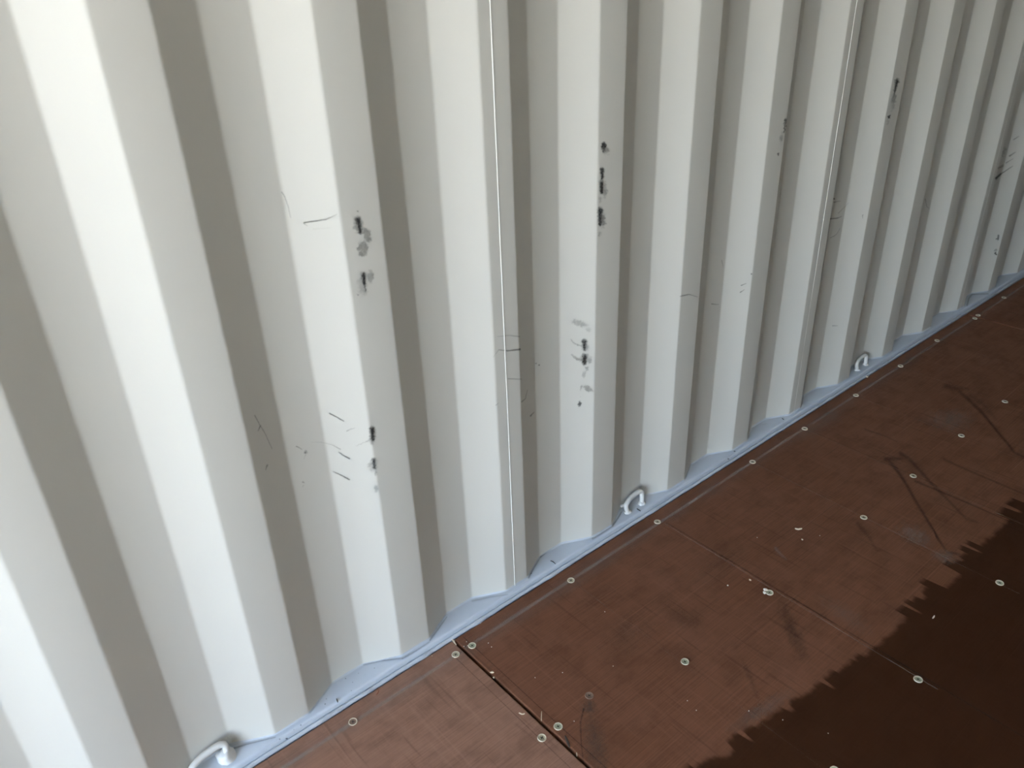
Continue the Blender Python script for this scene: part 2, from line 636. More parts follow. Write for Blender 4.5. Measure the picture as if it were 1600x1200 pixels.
# sealant along the floor joint
V, Fs = [], []
xs2 = np.arange(X_DOOR, X_END, 0.005)
for x in xs2:
    w = 0.0012 * mnoise.noise((x * 9, 0, 5)) + 0.0011 * mnoise.noise((x * 40, 0, 9))
    lump = max(0.0, mnoise.noise((x * 14, 7, 1)) - 0.28) * 0.006
    h = 0.0048 + 0.0012 * mnoise.noise((x * 25, 4, 4)) + lump * 0.5
    yo = -0.0205 + w - lump
    V += [(x, -0.0149 + w * .4, -0.001), (x, -0.0150 + w * .4, h + 0.0012), (x, -0.0162 + w * .4, h + 0.0018), (x, yo + 0.0022, h + 0.0008), (x, yo + 0.0005, h * 0.6), (x, yo, 0.0002)]
for i in range(len(xs2) - 1):
    for k in range(5):
        Fs.append((i * 6 + k, (i + 1) * 6 + k, (i + 1) * 6 + k + 1, i * 6 + k + 1))
mesh_obj('floor_sealant', V, Fs, M_BEAD, rail, smooth=True)

# sealant / weld bead following the foot of the corrugation, one length per sheet
for a, b in zip(PANEL_X, PANEL_X[1:]):
    sa, sb = np.interp([a, b], PROFILE[:, 0], ARC)
    ss = np.arange(sa, sb, 0.006)
    px_, py_ = prof_at(ss)
    nxv, nyv = prof_nrm(ss)
    V, Fs = [], []
    for s, x, y, ux, uy in zip(ss, px_, py_, nxv, nyv):
        r = 0.0028 + 0.0012 * mnoise.noise((s * 12, 1.7, 0)) + 0.0007 * mnoise.noise((s * 60, 3.3, 0))
        for k in range(5):
            t = k / 4
            off = r * (1.0 - math.cos(t * math.pi / 2)) if k else -0.0005
            hh = r * 1.3 * (1 - math.sin(t * math.pi / 2)) ** 1.2 + 0.0001
            off = r * t
            V.append((x + ux * off, y + uy * off, LEDGE + hh))
    for i in range(len(ss) - 1):
        for k in range(4):
            Fs.append((i * 5 + k, i * 5 + k + 1, (i + 1) * 5 + k + 1, (i + 1) * 5 + k))
    mesh_obj('foot_bead', V, Fs, M_BEAD, rail, smooth=True)

# ------------------------------------------------------------------ floor of plywood sheets
floor = tag(empty('floor', (0, 0, 0)), 'brown film-faced plywood floor with screw heads and chalk lines', 'floor', kind='structure')
GAP = 0.006
SX = [X_DOOR, -2.088, 0.322, 2.731, 5.14, 7.55, X_END - .01]
SY = [(-0.0185, -1.176), (-1.176, Y_RIGHT + 0.02)]
sheets = {}
for j, (ya, yb) in enumerate(SY):
    for i, (xa, xb) in enumerate(zip(SX, SX[1:])):
        bm = bmesh.new()
        add_box(bm, xa + GAP / 2, xb - GAP / 2, yb + GAP / 2, ya - GAP / 2, -0.028, 0.0, 0.0028, 2)
        sheets[i, j] = bm_obj('plywood_sheet', bm, M_FLOOR_PALE if i < 2 else M_FLOOR, floor)
bm = bmesh.new()
add_box(bm, X_DOOR, X_END, Y_RIGHT, 0.03, -0.06, -0.0285)
bm_obj('crossmember_deck', bm, M_SUB, floor)


def sheet_of(x, y):
    i = 1 if x < SX[2] else (2 if x < SX[3] else 3)  # the far sheets carry no marks
    return sheets[i, 0 if y > SY[0][1] else 1]


# screw head: rim, shallow dish and a cross recess
def screw_mesh(mat, rim):
    bm = bmesh.new()
    seg = 28
    prof = [(0.0084, -0.0015), (0.0084, 0.0010), (0.0080, 0.0018), (0.0074, 0.0018), (0.0066, 0.0009), (0.0050, 0.0007)]
    rings = []
    for r, z in prof:
        rings.append([bm.verts.new((r * math.cos(2 * math.pi * k / seg), r * math.sin(2 * math.pi * k / seg), z)) for k in range(seg)])
    for a, b in zip(rings, rings[1:]):
        for k in range(seg):
            f = bm.faces.new((a[k], a[(k + 1) % seg], b[(k + 1) % seg], b[k]))
            f.material_index = 2 if a is not rings[-2] else 0
    bm.faces.new(rings[-1])
    for f in bm.faces:
        f.smooth = True
    # cross recess, just proud of the dish floor
    L, w, z = 0.0036, 0.0009, 0.00095
    pts = [(w, w), (L, w * .7), (L, -w * .7), (w, -w), (w * .7, -L), (-w * .7, -L), (-w, -w), (-L, -w * .7), (-L, w * .7), (-w, w), (-w * .7, L), (w * .7, L)]
    lo = [bm.verts.new((x * 0.5, y * 0.5, z - 0.0)) for x, y in pts]
    hi = [bm.verts.new((x, y, z)) for x, y in pts]
    c = bm.faces.new(lo)
    c.material_index = 1
    for k in range(12):
        f = bm.faces.new((hi[k], hi[(k + 1) % 12], lo[(k + 1) % 12], lo[k]))
        f.material_index = 1
    bmesh.ops.recalc_face_normals(bm, faces=bm.faces)
    me = bpy.data.meshes.new('screw')
    bm.to_mesh(me)
    bm.free()
    me.materials.append(mat)
    me.materials.append(M_RECESS)
    me.materials.append(rim)
    return me


SCREW_ME = [screw_mesh(M_ZINC, M_RIM), screw_mesh(M_ZINC_G, M_RIM), screw_mesh(M_ZINC_D, M_ZINC_D), screw_mesh(M_ZINC_D, M_RIM)]
SCREWS = [(0.058, -0.058, 3), (0.302, -0.057, 0), (0.342, -0.061, 1), (0.630, -0.059, 0), (0.936, -0.053, 0), (1.329, -0.058, 0),
          (1.584, -0.060, 0), (1.872, -0.060, 0), (2.158, -0.059, 0), (2.432, -0.053, 0), (2.713, -0.062, 0), (2.749, -0.058, 0),
          (2.989, -0.054, 0), (3.27, -0.056, 0), (0.300, -0.323, 0), (0.339, -0.325, 1), (0.432, -0.314, 2), (0.634, -0.384, 1),
          (0.926, -0.384, 1), (1.322, -0.388, 0), (1.580, -0.386, 0), (1.869, -0.384, 0), (2.156, -0.388, 0), (2.435, -0.386, 0),
          (0.932, -0.714, 1), (1.323, -0.707, 1), (0.300, -0.70, 0), (0.341, -0.71, 1), (0.634, -0.712, 1)]
for x, y, kind in SCREWS:
    o = bpy.data.objects.new('screw', SCREW_ME[kind])
    o.location = (x, y, -0.0003 if kind == 2 else 0.0)
    o.rotation_euler = (random.uniform(-.05, .05), random.uniform(-.05, .05), random.uniform(0, 1.57))
    link(o, sheet_of(x, y))

# ------------------------------------------------------------------ lashing rings welded into the grooves
def lashing_ring(x_left, width, y, height, label, tilt=0.008, rough=1.0, rise=0.010, collar=(1.0, 1.0)):
    t = empty('lashing_ring', (x_left + width / 2, y, LEDGE))
    tag(t, label, 'lashing ring', 'lashing rings on the bottom rail')
    w = width / 2
    h = height + rise * 0.4
    ctrl = [(-w, 0, -0.002), (-w - 0.004, 0.001, h * .30), (-w - 0.004, 0.003, h * .58), (-w + 0.004, 0.005, h * .80),
            (-w * .3, tilt, h * .93), (w * .5, tilt, h * 1.03), (w * .90, tilt * .9, h * 1.02),
            (w + 0.004, tilt * .6, h * .86), (w + 0.003, tilt * .3, h * .42), (w, 0, -0.002)]
    V, Fs = tube(smooth_path(ctrl, 6), 0.0060, 14)
    mesh_obj('ring_bar', V, Fs, M_RING, t, smooth=True)
    for sx, cs in zip((-1, 1), collar):
        # lumpy weld collar round each foot
        bm = bmesh.new()
        bmesh.ops.create_icosphere(bm, subdivisions=3, radius=1.0)
        for v in bm.verts:
            k = 1 + 0.22 * rough * mnoise.noise(v.co * 1.6 + Vector((sx * 3.1 + x_left, y, 0))) + 0.10 * rough * mnoise.noise(v.co * 5.0)
            v.co = Vector((v.co.x * 0.0102 * k * cs, v.co.y * 0.0092 * k * cs, max(-0.1, v.co.z) * 0.0075 * k * cs ** 1.6))
        bm_obj('weld_collar', bm, M_RING, t, smooth=True, loc=(sx * (w + 0.0005), 0.002 * (cs > 1.2), 0.0))
    return t


lashing_ring(-0.214, 0.057, 0.012, 0.028, 'white steel lashing ring with a rough lumpy weld and sooty stain at its foot', rough=1.4, collar=(1.1, 1.8))
r2 = lashing_ring(0.894, 0.052, 0.009, 0.030, 'white steel lashing ring on the ledge next to a short black splinter', rough=1.0)
lashing_ring(1.999, 0.053, 0.010, 0.029, 'white steel lashing ring on the ledge with a pale splinter on the floor below', rough=1.0)
# stray weld lump beside the second ring
bm = bmesh.new()
bmesh.ops.create_icosphere(bm, subdivisions=2, radius=0.0046)
for v in bm.verts:
    v.co *= 1 + 0.2 * mnoise.noise(v.co * 400)
bm_obj('weld_lump', bm, M_RING, r2, smooth=True, loc=(-0.037, 0.010, 0.020))


# ------------------------------------------------------------------ marks: strength painted on fine patches lying on the surfaces
def seg_dist(P, a, b):
    a, b = np.array(a, float), np.array(b, float)
    ab = b - a
    t = np.clip(((P - a) @ ab) / max(ab @ ab, 1e-9), 0, 1)
    return np.hypot(*(P - a - t[:, None] * ab).T), t


def vnoise(P, s, seed):
    return np.array([mnoise.noise((p[0] * s + seed * 7.1, p[1] * s - seed * 3.3, seed)) for p in P])


def strength_of(P, prims, seed, jag=0.0):
    out = np.zeros(len(P))
    if jag:
        P = P + jag * np.stack([vnoise(P, 0.33, seed + 11), 0.8 * vnoise(P, 0.33, seed + 17)], 1)
    for pr in prims:
        if pr[0] == 'L':                    # stroke: points, width, strength (fading to its end)
            _, pts, w, st = pr[:4]
            fade = pr[4] if len(pr) > 4 else 0.4
            n = len(pts) - 1
            best = np.zeros(len(P))
            for i in range(n):
                d, t = seg_dist(P, pts[i], pts[i + 1])
                prog = (i + t) / n
                ww = w * (1 - 0.35 * prog)
                s = np.clip(1.15 - d / (ww * 0.72), 0, 1) * (1 - fade * prog)
                best = np.maximum(best, s)
            out = np.maximum(out, best * st)
        else:                               # smudge: centre, radii, angle, strength, edge
            _, c, rx, ry, ang, st, edge = pr
            a = math.radians(ang)
            q = P - np.array(c)
            X = (q[:, 0] * math.cos(a) + q[:, 1] * math.sin(a)) / rx
            Y = (-q[:, 0] * math.sin(a) + q[:, 1] * math.cos(a)) / ry
            r = np.hypot(X, Y)
            m = r < 1.8
            nz = np.zeros(len(P))
            if m.any():
                nz[m] = 0.40 * vnoise(P[m], 0.16, seed) + 0.30 * vnoise(P[m], 0.45, seed + 3)
            s = np.clip((1.0 + nz * 0.9 - r) / edge, 0, 1)
            s *= np.clip(0.85 + nz * 0.8, 0.25, 1)
            out = np.maximum(out, s * st)
    return out


def bounds(prims):
    u0 = v0 = 1e9
    u1 = v1 = -1e9
    for pr in prims:
        if pr[0] == 'L':
            e = pr[2] + 1
            pts = pr[1]
        else:
            e = max(pr[2], pr[3]) * 1.5 + 1
            pts = [pr[1]]
        for (u, v) in pts:
            u0, u1, v0, v1 = min(u0, u - e), max(u1, u + e), min(v0, v - e), max(v1, v + e)
    return u0, u1, v0, v1


def patch(name, P3, nrow, ncol, st, mat, parent):
    keep_f = []
    S = st.reshape(nrow, ncol)
    for i in range(nrow - 1):
        for j in range(ncol - 1):
            if max(S[i, j], S[i + 1, j], S[i, j + 1], S[i + 1, j + 1]) > 0.02:
                keep_f.append((i * ncol + j, i * ncol + j + 1, (i + 1) * ncol + j + 1, (i + 1) * ncol + j))
    if not keep_f:
        return None
    used = sorted({k for f in keep_f for k in f})
    idx = {k: i for i, k in enumerate(used)}
    me = bpy.data.meshes.new(name)
    me.from_pydata([tuple(P3[k]) for k in used], [], [tuple(idx[k] for k in f) for f in keep_f])
    at = me.attributes.new('strength', 'FLOAT', 'POINT')
    at.data.foreach_set('value', np.array([st[k] for k in used], dtype=np.float32))
    me.shade_smooth()
    me.update()
    me.materials.append(mat)
    o = bpy.data.objects.new(name, me)
    return link(o, parent)


MARK_SEED = [0]


def wall_mark(name, prims, mat=None, step_px=0.7):
    MARK_SEED[0] += 1
    u0, u1, v0, v1 = bounds(prims)
    hits = [wall_hit(u, v) for u in (u0, (u0 + u1) / 2, u1) for v in (v0, (v0 + v1) / 2, v1)]
    s0, s1 = min(h[0] for h in hits), max(h[0] for h in hits)
    z0, z1 = min(h[1] for h in hits), max(h[1] for h in hits)
    c = hits[4]
    x, y = prof_at(c[0])
    dist = (Vector((float(x), float(y), c[1])) - CAM_LOC).length
    st = step_px * dist / F_PX
    ncol = int((s1 - s0) / st) + 2
    nrow = int((z1 - z0) / st) + 2
    sg, zg = np.meshgrid(np.linspace(s0, s1, ncol), np.linspace(z0, z1, nrow))
    sg, zg = sg.ravel(), zg.ravel()
    X, Y = prof_at(sg)
    ux, uy = prof_nrm(sg)
    lift = 0.00025
    P3 = np.stack([X + ux * lift, Y + uy * lift, zg], 1)
    S = strength_of(to_pix(P3), prims, MARK_SEED[0], 0.5 if name == 'scratch' else 2.2)
    return patch(name, P3, nrow, ncol, S, mat or M_SOOT_SHADE, panel_of(float(x)))


def flat_mark(name, prims, mat, z=0.0, step_px=0.9, parent=None):
    MARK_SEED[0] += 1
    u0, u1, v0, v1 = bounds(prims)
    c = [pix_on_z(u, v, z) for u in (u0, u1) for v in (v0, v1)]
    x0, x1 = min(p.x for p in c), max(p.x for p in c)
    y0, y1 = min(p.y for p in c), max(p.y for p in c)
    m = pix_on_z((u0 + u1) / 2, (v0 + v1) / 2, z)
    st = step_px * (m - CAM_LOC).length / F_PX
    ncol, nrow = int((x1 - x0) / st) + 2, int((y1 - y0) / st) + 2
    xg, yg = np.meshgrid(np.linspace(x0, x1, ncol), np.linspace(y0, y1, nrow))
    P3 = np.stack([xg.ravel(), yg.ravel(), np.full(xg.size, z + (0.0006 + 0.00012 * (MARK_SEED[0] % 8) if z == 0.0 else 0.00025))], 1)
    S = strength_of(to_pix(P3), prims, MARK_SEED[0])
    return patch(name, P3, nrow, ncol, S, mat, parent or sheet_of(m.x, m.y))


def L(w, st, *pts, fade=0.4):
    return ('L', list(pts), w, st, fade)


def B(c, rx, ry, ang=0, st=0.5, edge=0.6):
    return ('B', c, rx, ry, ang, st, edge)


# --- black scuffs on the wall
wall_mark('scuff_mark', [L(8.5, .97, (559, 343), (561, 352), (563, 362), fade=0), B((560, 352), 9, 15, 0, .38), B((573, 367), 7, 14, -15, .42, .4),
                         B((567, 388), 10, 13, 5, .42, .35), B((559, 330), 1.6, 1.6, 0, .8), L(1.6, .8, (559, 364), (565, 366), (569, 363))])
wall_mark('scuff_mark', [L(7, .97, (568, 429), (569, 444), fade=0), L(3, .9, (569, 443), (571.5, 456)), B((579, 432), 6, 12, 0, .38, .4),
                         B((566, 444), 9, 18, 0, .25, .6), B((559, 461), 1.5, 2, 0, .6), B((570, 455), 5, 8, 0, .35)])
wall_mark('scratch', [L(1.7, .85, (475, 348), (509, 343), (516, 340), (526, 335), fade=.6), L(1.6, .6, (475, 349.5), (480, 352.5)),
                      L(2.5, .10, (490, 358), (516, 356))])
wall_mark('scratch', [L(1.5, .6, (440, 300), (445, 307.5), (450.6, 324), (454, 340))])
wall_mark('scratch', [L(1.4, .6, (398, 649), (406, 664), (414, 677), (425, 701), fade=.1), L(1.8, .8, (407, 665), (403.4, 673))])
wall_mark('scratch', [L(2.4, .65, (417.5, 727), (415, 734))])
wall_mark('scratch', [L(1.6, .75, (463.4, 697.5), (472, 702)), B((477.5, 706), 3.2, 3.4, 0, .75), L(1.2, .35, (478, 708), (475, 717))])
wall_mark('scratch', [L(1.8, .55, (473, 753), (476, 754.5)), L(1.5, .4, (473, 760), (475, 758))])
wall_mark('scratch', [L(1.7, .75, (515, 646), (526, 651.6), (537, 658), fade=0)])
wall_mark('scratch', [L(1.5, .45, (542, 673.5), (548, 670.5), (554, 669))])
wall_mark('scratch', [L(1.3, .45, (532, 702), (519, 695), (502, 691), (487, 691), fade=.7)])
wall_mark('scratch', [L(1.8, .8, (546, 716.6), (537, 712), (529, 706.5))])
wall_mark('scratch', [L(1.8, .78, (546, 749.4), (530, 741), (520.6, 737))])
wall_mark('scuff_mark', [L(8, .98, (581.6, 671), (582.5, 687), fade=0), B((581, 680), 6, 15, 0, .5), L(1.6, .4, (577, 688), (567, 692), (556, 697))])
wall_mark('scuff_mark', [L(6.5, .92, (584, 719), (585, 731), fade=.1), B((583, 727), 8, 12, 10, .42, .7), B((587, 739), 3, 5, 0, .35)])
wall_mark('scuff_mark', [B((588, 763), 4, 7, 0, .32)])
wall_mark('scuff_mark', [B((943, 229), 4.5, 9, 0, .95, .4), B((947, 235), 5.5, 9, 0, .5)])
wall_mark('scuff_mark', [L(6, .95, (941, 265), (941, 279), fade=0), L(6.5, .95, (940, 286), (940, 301), fade=0), B((945, 298), 4.5, 16, 0, .42),
                         B((938, 312), 3, 6, 0, .35)])
wall_mark('scuff_mark', [L(7, .97, (938, 328), (937.5, 351), fade=0), B((942, 344), 5.5, 13, 0, .55), B((937, 365), 4.5, 5, 0, .35)])
wall_mark('scuff_mark', [B((905.5, 505), 14, 6, 18, .30, .5), B((920, 516), 4, 6, -30, .22)])
wall_mark('scuff_mark', [L(7, .97, (913, 534), (913.3, 546), fade=0), B((915, 542), 7, 8, 0, .4), L(2, .5, (910, 541), (898, 537), (891, 530))])
wall_mark('scuff_mark', [L(8, .97, (914, 557), (913, 568), fade=0), B((921, 563), 4.5, 8, 0, .4)])
wall_mark('brown_smear', [L(3.5, .5, (910, 563), (901, 561), (893, 554)), B((910, 563), 7, 6, 0, .4)], M_BROWN)
wall_mark('scuff_mark', [B((917, 577), 4.2, 4.5, 0, .38, .4), B((912.5, 585), 4, 8, 10, .24)])
wall_mark('brown_smear', [B((918, 607), 9.5, 5, 30, .42, .4), L(2, .4, (909, 603), (906, 610))], M_BROWN)
wall_mark('scuff_mark', [B((905.5, 631), 3.6, 5.5, 0, .8, .4), B((906, 619), 1.4, 1.2, 0, .4)])
wall_mark('scratch', [L(1.5, .5, (811.7, 526), (796, 524), (777, 526))])
wall_mark('scratch', [L(2.2, .75, (812.5, 546), (794, 548), (779, 546.7)), B((793.5, 548.3), 2.2, 1.8, 0, .85), B((812, 546), 2.4, 2.6, 0, .85),
                      L(1.4, .3, (779, 547), (771, 558))])
wall_mark('scratch', [L(1.5, .5, (794, 591.7), (815, 592.5), fade=0)])
wall_mark('scratch', [L(1.7, .65, (815, 628), (821, 623), (824, 609))])
wall_mark('scratch', [L(2.2, .75, (829, 650), (834.5, 644))])
wall_mark('scratch', [B((837.5, 568), 1.6, 1.4, 0, .6), B((842.5, 570), 2.0, 1.7, 0, .7)])
wall_mark('scratch', [L(1.4, .45, (775, 633), (779, 630))])
wall_mark('scuff_mark', [L(3.6, .85, (1227.5, 187), (1225, 207), fade=.1), B((1220.7, 216), 3.2, 11, 8, .38), B((1215.7, 241.5), 1.9, 3.2, 0, .9, .4)])
wall_mark('scuff_mark', [L(6, .95, (1402, 126), (1399.5, 136), fade=0), L(3.6, .9, (1399, 138), (1396.5, 150)), B((1396, 158), 4.2, 17, 8, .45),
                         B((1389.5, 183), 2.8, 3.4, 0, .9, .4), B((1387.5, 190), 3, 5, 0, .35)])
wall_mark('scratch', [B((1303.3, 310.7), 1.9, 1.5, 0, .8), L(1.4, .65, (1303, 316), (1312.7, 314))])
wall_mark('scratch', [L(1.7, .75, (1298, 341.7), (1308, 341), (1315, 338)), L(1.2, .35, (1310, 333), (1320, 323), (1326, 316.7))])
wall_mark('scratch', [L(1.3, .5, (1297.7, 371.7), (1306.7, 366.7), (1312.7, 356.7))])
wall_mark('scratch', [L(1.6, .65, (1348, 336), (1347.7, 341))])
wall_mark('scratch', [L(1.3, .5, (1446, 311), (1448, 322.5), (1452, 326))])
wall_mark('scratch', [B((1174, 428), 1.6, 1.6, 0, .8)])
wall_mark('scratch', [L(1.6, .7, (1156.7, 456.7), (1163, 452.7)), L(1.6, .7, (1158, 446), (1165.7, 443))])
wall_mark('scratch', [L(1.3, .5, (1127.5, 407), (1130, 416))])
wall_mark('scratch', [L(1.4, .55, (1063, 463), (1077, 460), (1090, 464), fade=0)])
wall_mark('scratch', [L(1.6, .65, (1112, 475), (1123, 476))])
wall_mark('scratch', [L(1.8, .55, (1301, 509), (1309, 509))])
wall_mark('scratch', [L(1.6, .65, (1584, 218), (1592, 213))])
wall_mark('scratch', [L(2.4, .65, (1577.6, 243.7), (1586, 238))])
wall_mark('scratch', [L(1.6, .55, (1572, 254.5), (1583, 248))])
wall_mark('scratch', [L(3.6, .9, (1556.5, 278.5), (1564, 271.6), fade=0), L(1.8, .75, (1564, 271.6), (1575, 264.6), (1582, 259.6))])
wall_mark('scuff_mark', [L(3.4, .6, (1561, 262.4), (1567.5, 258)), L(4, .35, (1570, 233), (1566.6, 244))])
wall_mark('scuff_mark', [B((1559, 371.6), 2.9, 6, 10, .95, .4)])
wall_mark('scuff_mark', [B((1555.6, 391), 3, 2.2, 0, .45, .4), B((1555.6, 396), 2.3, 3, 0, .97, .3)])
# sooty stain by the first ring, with a faint painted shade halo
wall_mark('soot_ring_shade', [B((365, 1167), 5, 5, 0, .85, .5), B((362, 1156), 16, 12, -25, .22, .9)])

wall_mark('soot_ring_shade', [B((340, 1168), 26, 9, -38, .30, .9)])  # shadow of the first ring, painted on the wall
wall_mark('soot_ring_shade', [B((988, 773), 17, 6, -42, .42, .9), B((1003, 762), 8, 6, -20, .36, .9)])  # painted shadow halo above the second ring's bar
wall_mark('soot_ring_shade', [B((1344, 562), 14, 5, -38, .50, .9), B((1354, 554), 6, 5, -20, .40, .9)])  # same painted shadow above the third ring

# --- dark cracks where the foot bead has pulled away
for st_, pts in ((.75, [(878, 847), (900, 843), (926, 840)]), (.6, [(845, 870), (858, 858), (878, 847)]), (.6, [(568, 1038), (595, 1032), (628, 1029)]),
                 (.5, [(672, 1000), (684, 984), (698, 964)]), (.5, [(826, 903), (835, 886), (845, 870)]), (.55, [(357, 1172), (385, 1163), (430, 1152)]),
                 (.6, [(957, 822), (966, 809), (971, 800)]), (.5, [(1511, 477), (1514, 466), (1519, 460), (1544, 459)]), (.35, [(738, 939), (765, 933), (793, 929)]),
                 (.45, [(629, 1029), (650, 1017), (671, 1003)]), (.4, [(926, 842), (942, 832), (956, 823)])):
    flat_mark('dirt_crack', [L(2.6, st_, *pts, fade=.2)], M_SOOT_SHADE, LEDGE + 0.0012, 0.7, rl)

# --- specks and short streaks of dirt on the ledge
for u, v, rx, ry in ((508, 1100, 1.2, 1.4), (510, 1092, .9, 1.0), (549, 1079, .9, 1.0), (551, 1066, .9, 1.0), (437, 1155, 1.3, 1.4), (448, 1154, 2.2, 1.5),
                     (470, 1133, 1.6, 1.2), (459, 1140, 1.4, 1.0), (540, 1060, .8, .9), (560, 1052, .8, .8), (585, 1044, 1.0, .8), (1148, 705, 1.8, 1.2),
                     (1138, 717, 1.6, 1.0), (830, 896, .9, .9)):
    flat_mark('dirt_speck', [B((u, v), rx, ry, 0, .85, .5)], M_SOOT_SHADE, LEDGE + 0.0002, 0.5, rl)

# --- floor: chalk line, marking lines, drags and dusty smears
def floor_strip(name, x0, y0, x1, y1, width, st, mat, seed, rag=0.5, n=220, gaps=0.5):
    """long thin mark between two floor points, with ragged strength"""
    a, b = np.array([x0, y0]), np.array([x1, y1])
    t = (b - a) / np.hypot(*(b - a))
    nr = np.array([-t[1], t[0]])
    P3, S = [], []
    ks = np.linspace(-1, 1, 7)
    for i in range(n + 1):
        f = i / n
        base = a + (b - a) * f + nr * 0.0012 * mnoise.noise((f * 6, seed, 0))
        g = 0.5 + 0.5 * mnoise.noise((f * 9 * np.hypot(*(b - a)) + seed * 5, 2.2, seed)) + 0.35 * mnoise.noise((f * 40, seed, 1))
        for k in ks:
            P3.append((*(base + nr * width * k), 0.00015 + 0.00013 * (seed % 4)))
            s = max(0.0, 1 - abs(k) ** 1.5) * min(1, max(0, (1 - gaps) + gaps * 1.4 * (g - 0.15)))
            S.append(st * s)
    P3, S = np.array(P3), np.array(S)
    return patch(name, P3, n + 1, len(ks), S, mat, sheet_of((x0 + x1) / 2, (y0 + y1) / 2))


for xa, xb in ((-2.05, 0.318), (0.326, 2.726), (2.736, 3.75)):
    floor_strip('chalk_line', xa, -0.0575, xb, -0.0595, 0.0060, .62, M_CHALK, 1, gaps=.6, n=500)
    floor_strip('dust_band', xa, -0.060, xb, -0.060, 0.030, .30, M_DUST, 2, gaps=.7, n=300)
floor_strip('pencil_line', 0.2965, -0.066, 0.2955, -1.15, 0.0009, .75, M_DRAG, 3, gaps=.3)
floor_strip('pencil_line', 0.3430, -0.030, 0.3420, -1.15, 0.0010, .75, M_DRAG, 4, gaps=.3)
for i, (x, d, p) in enumerate(((0.948, .75, .55), (1.331, .25, .40), (1.585, .40, .30), (1.872, .35, .25), (2.158, .25, .2), (2.435, .2, .2), (0.634, .15, .12))):
    floor_strip('pencil_line', x + .002, -0.07, x - .006, -1.15, 0.0030 if d > .5 else .0018, d, M_DRAG, 10 + i, gaps=.6)
    floor_strip('chalk_line', x - .004, -0.07, x - .012, -0.75, 0.0018, p, M_CHALK, 20 + i, gaps=.8)

flat_mark('drag_mark', [L(6, 0.54, (1384, 717.5), (1408, 717)), L(5, 0.50, (1388, 718), (1400, 733), (1416, 757), (1441, 800), (1468, 845), (1480, 863), (1499, 866), fade=.1)], M_DRAG)
flat_mark('drag_mark', [L(5, 0.43, (1407, 708), (1420, 716), (1450, 750), (1475, 775), (1510, 811), (1527, 816), fade=.3)], M_DRAG)
flat_mark('drag_mark', [L(5, 0.47, (1500, 612), (1530, 640), (1560, 675), (1585, 707), (1600, 714), (1640, 716), fade=.1), L(7, 0.43, (1478, 604), (1512, 608))], M_DRAG)
flat_mark('drag_mark', [L(7, 0.29, (1516, 618), (1535, 630), (1556, 655))], M_DRAG)
flat_mark('drag_mark', [L(6, 0.36, (1340, 818), (1358, 840), (1370, 860))], M_DRAG)
flat_mark('drag_mark', [L(3, 0.36, (1352, 671), (1385, 682), (1402, 690))], M_DRAG)
flat_mark('drag_mark', [L(3.5, 0.40, (1475, 718), (1520, 738), (1600, 772), fade=.2)], M_DRAG)
flat_mark('drag_mark', [L(3, 0.43, (1430, 752), (1462, 765), (1510, 785), (1585, 818), fade=0)], M_DRAG)
flat_mark('dark_smear', [B((1238, 985), 14, 60, -22, .45, .9)], M_DRAG, step_px=1.5)
flat_mark('dark_smear', [B((1172, 1060), 6, 45, -22, .35, .9)], M_DRAG, step_px=1.5)
flat_mark('dust_smear', [B((1430, 836), 34, 16, 25, .55, .9)], M_DUST, step_px=1.5)
flat_mark('dust_smear', [B((1475, 870), 26, 12, 15, .5, .9)], M_DUST, step_px=1.5)
flat_mark('dust_smear', [B((1485, 655), 42, 20, 0, .40, .9)], M_DUST, step_px=1.5)
flat_mark('dust_smear', [B((1290, 660), 60, 14, -30, .22, .9)], M_DUST, step_px=1.5)
flat_mark('dust_smear', [L(6, .45, (1212, 857), (1228, 874))], M_DUST)
flat_mark('dust_smear', [B((1320, 960), 60, 16, 35, .22, .9)], M_DUST, step_px=1.5)
flat_mark('dust_smear', [B((1190, 1110), 70, 14, -32, .32, .9)], M_DUST, step_px=1.5)
flat_mark('olive_smear', [B((921, 1105), 14, 16, 0, .55, .8), B((930, 1165), 22, 60, -8, .45, .9)], M_OLIVE, step_px=1.3)
flat_mark('pencil_line', [L(2.2, .6, (912, 1108), (907, 1128), (908, 1160), (912, 1195))], M_DRAG)
flat_mark('dark_patch', [B((980, 1000), 60, 30, -30, .16, .9)], M_DRAG, step_px=2)
flat_mark('dark_patch', [B((1120, 880), 60, 22, -32, .18, .9)], M_DRAG, step_px=2)
flat_mark('dark_patch', [B((1060, 960), 50, 18, 30, .18, .9)], M_DRAG, step_px=2)


# ------------------------------------------------------------------ loose bits
def chip(name, u, v, size, label, mat, z=0.0, cat='wood chip', group=None, seed=1):
    p = pix_on_z(u, v, z)
    sx, sy, sz = size
    bm = bmesh.new()
    bmesh.ops.create_icosphere(bm, subdivisions=2, radius=1.0)
    for w in bm.verts:
        k = 1 + 0.5 * mnoise.noise(w.co * 1.3 + Vector((seed * 3.7, 0, 0)))
        w.co = Vector((w.co.x * sx * k, w.co.y * sy * k, max(-.5, min(.6, w.co.z)) * sz))
    zmin = min(w.co.z for w in bm.verts)
    for w in bm.verts:
        w.co.z -= zmin
    o = bm_obj(name, bm, mat, loc=(p.x, p.y, z + 0.00005))
    o.rotation_euler = (0, 0, seed * 1.3)
    return tag(o, label, cat, group)


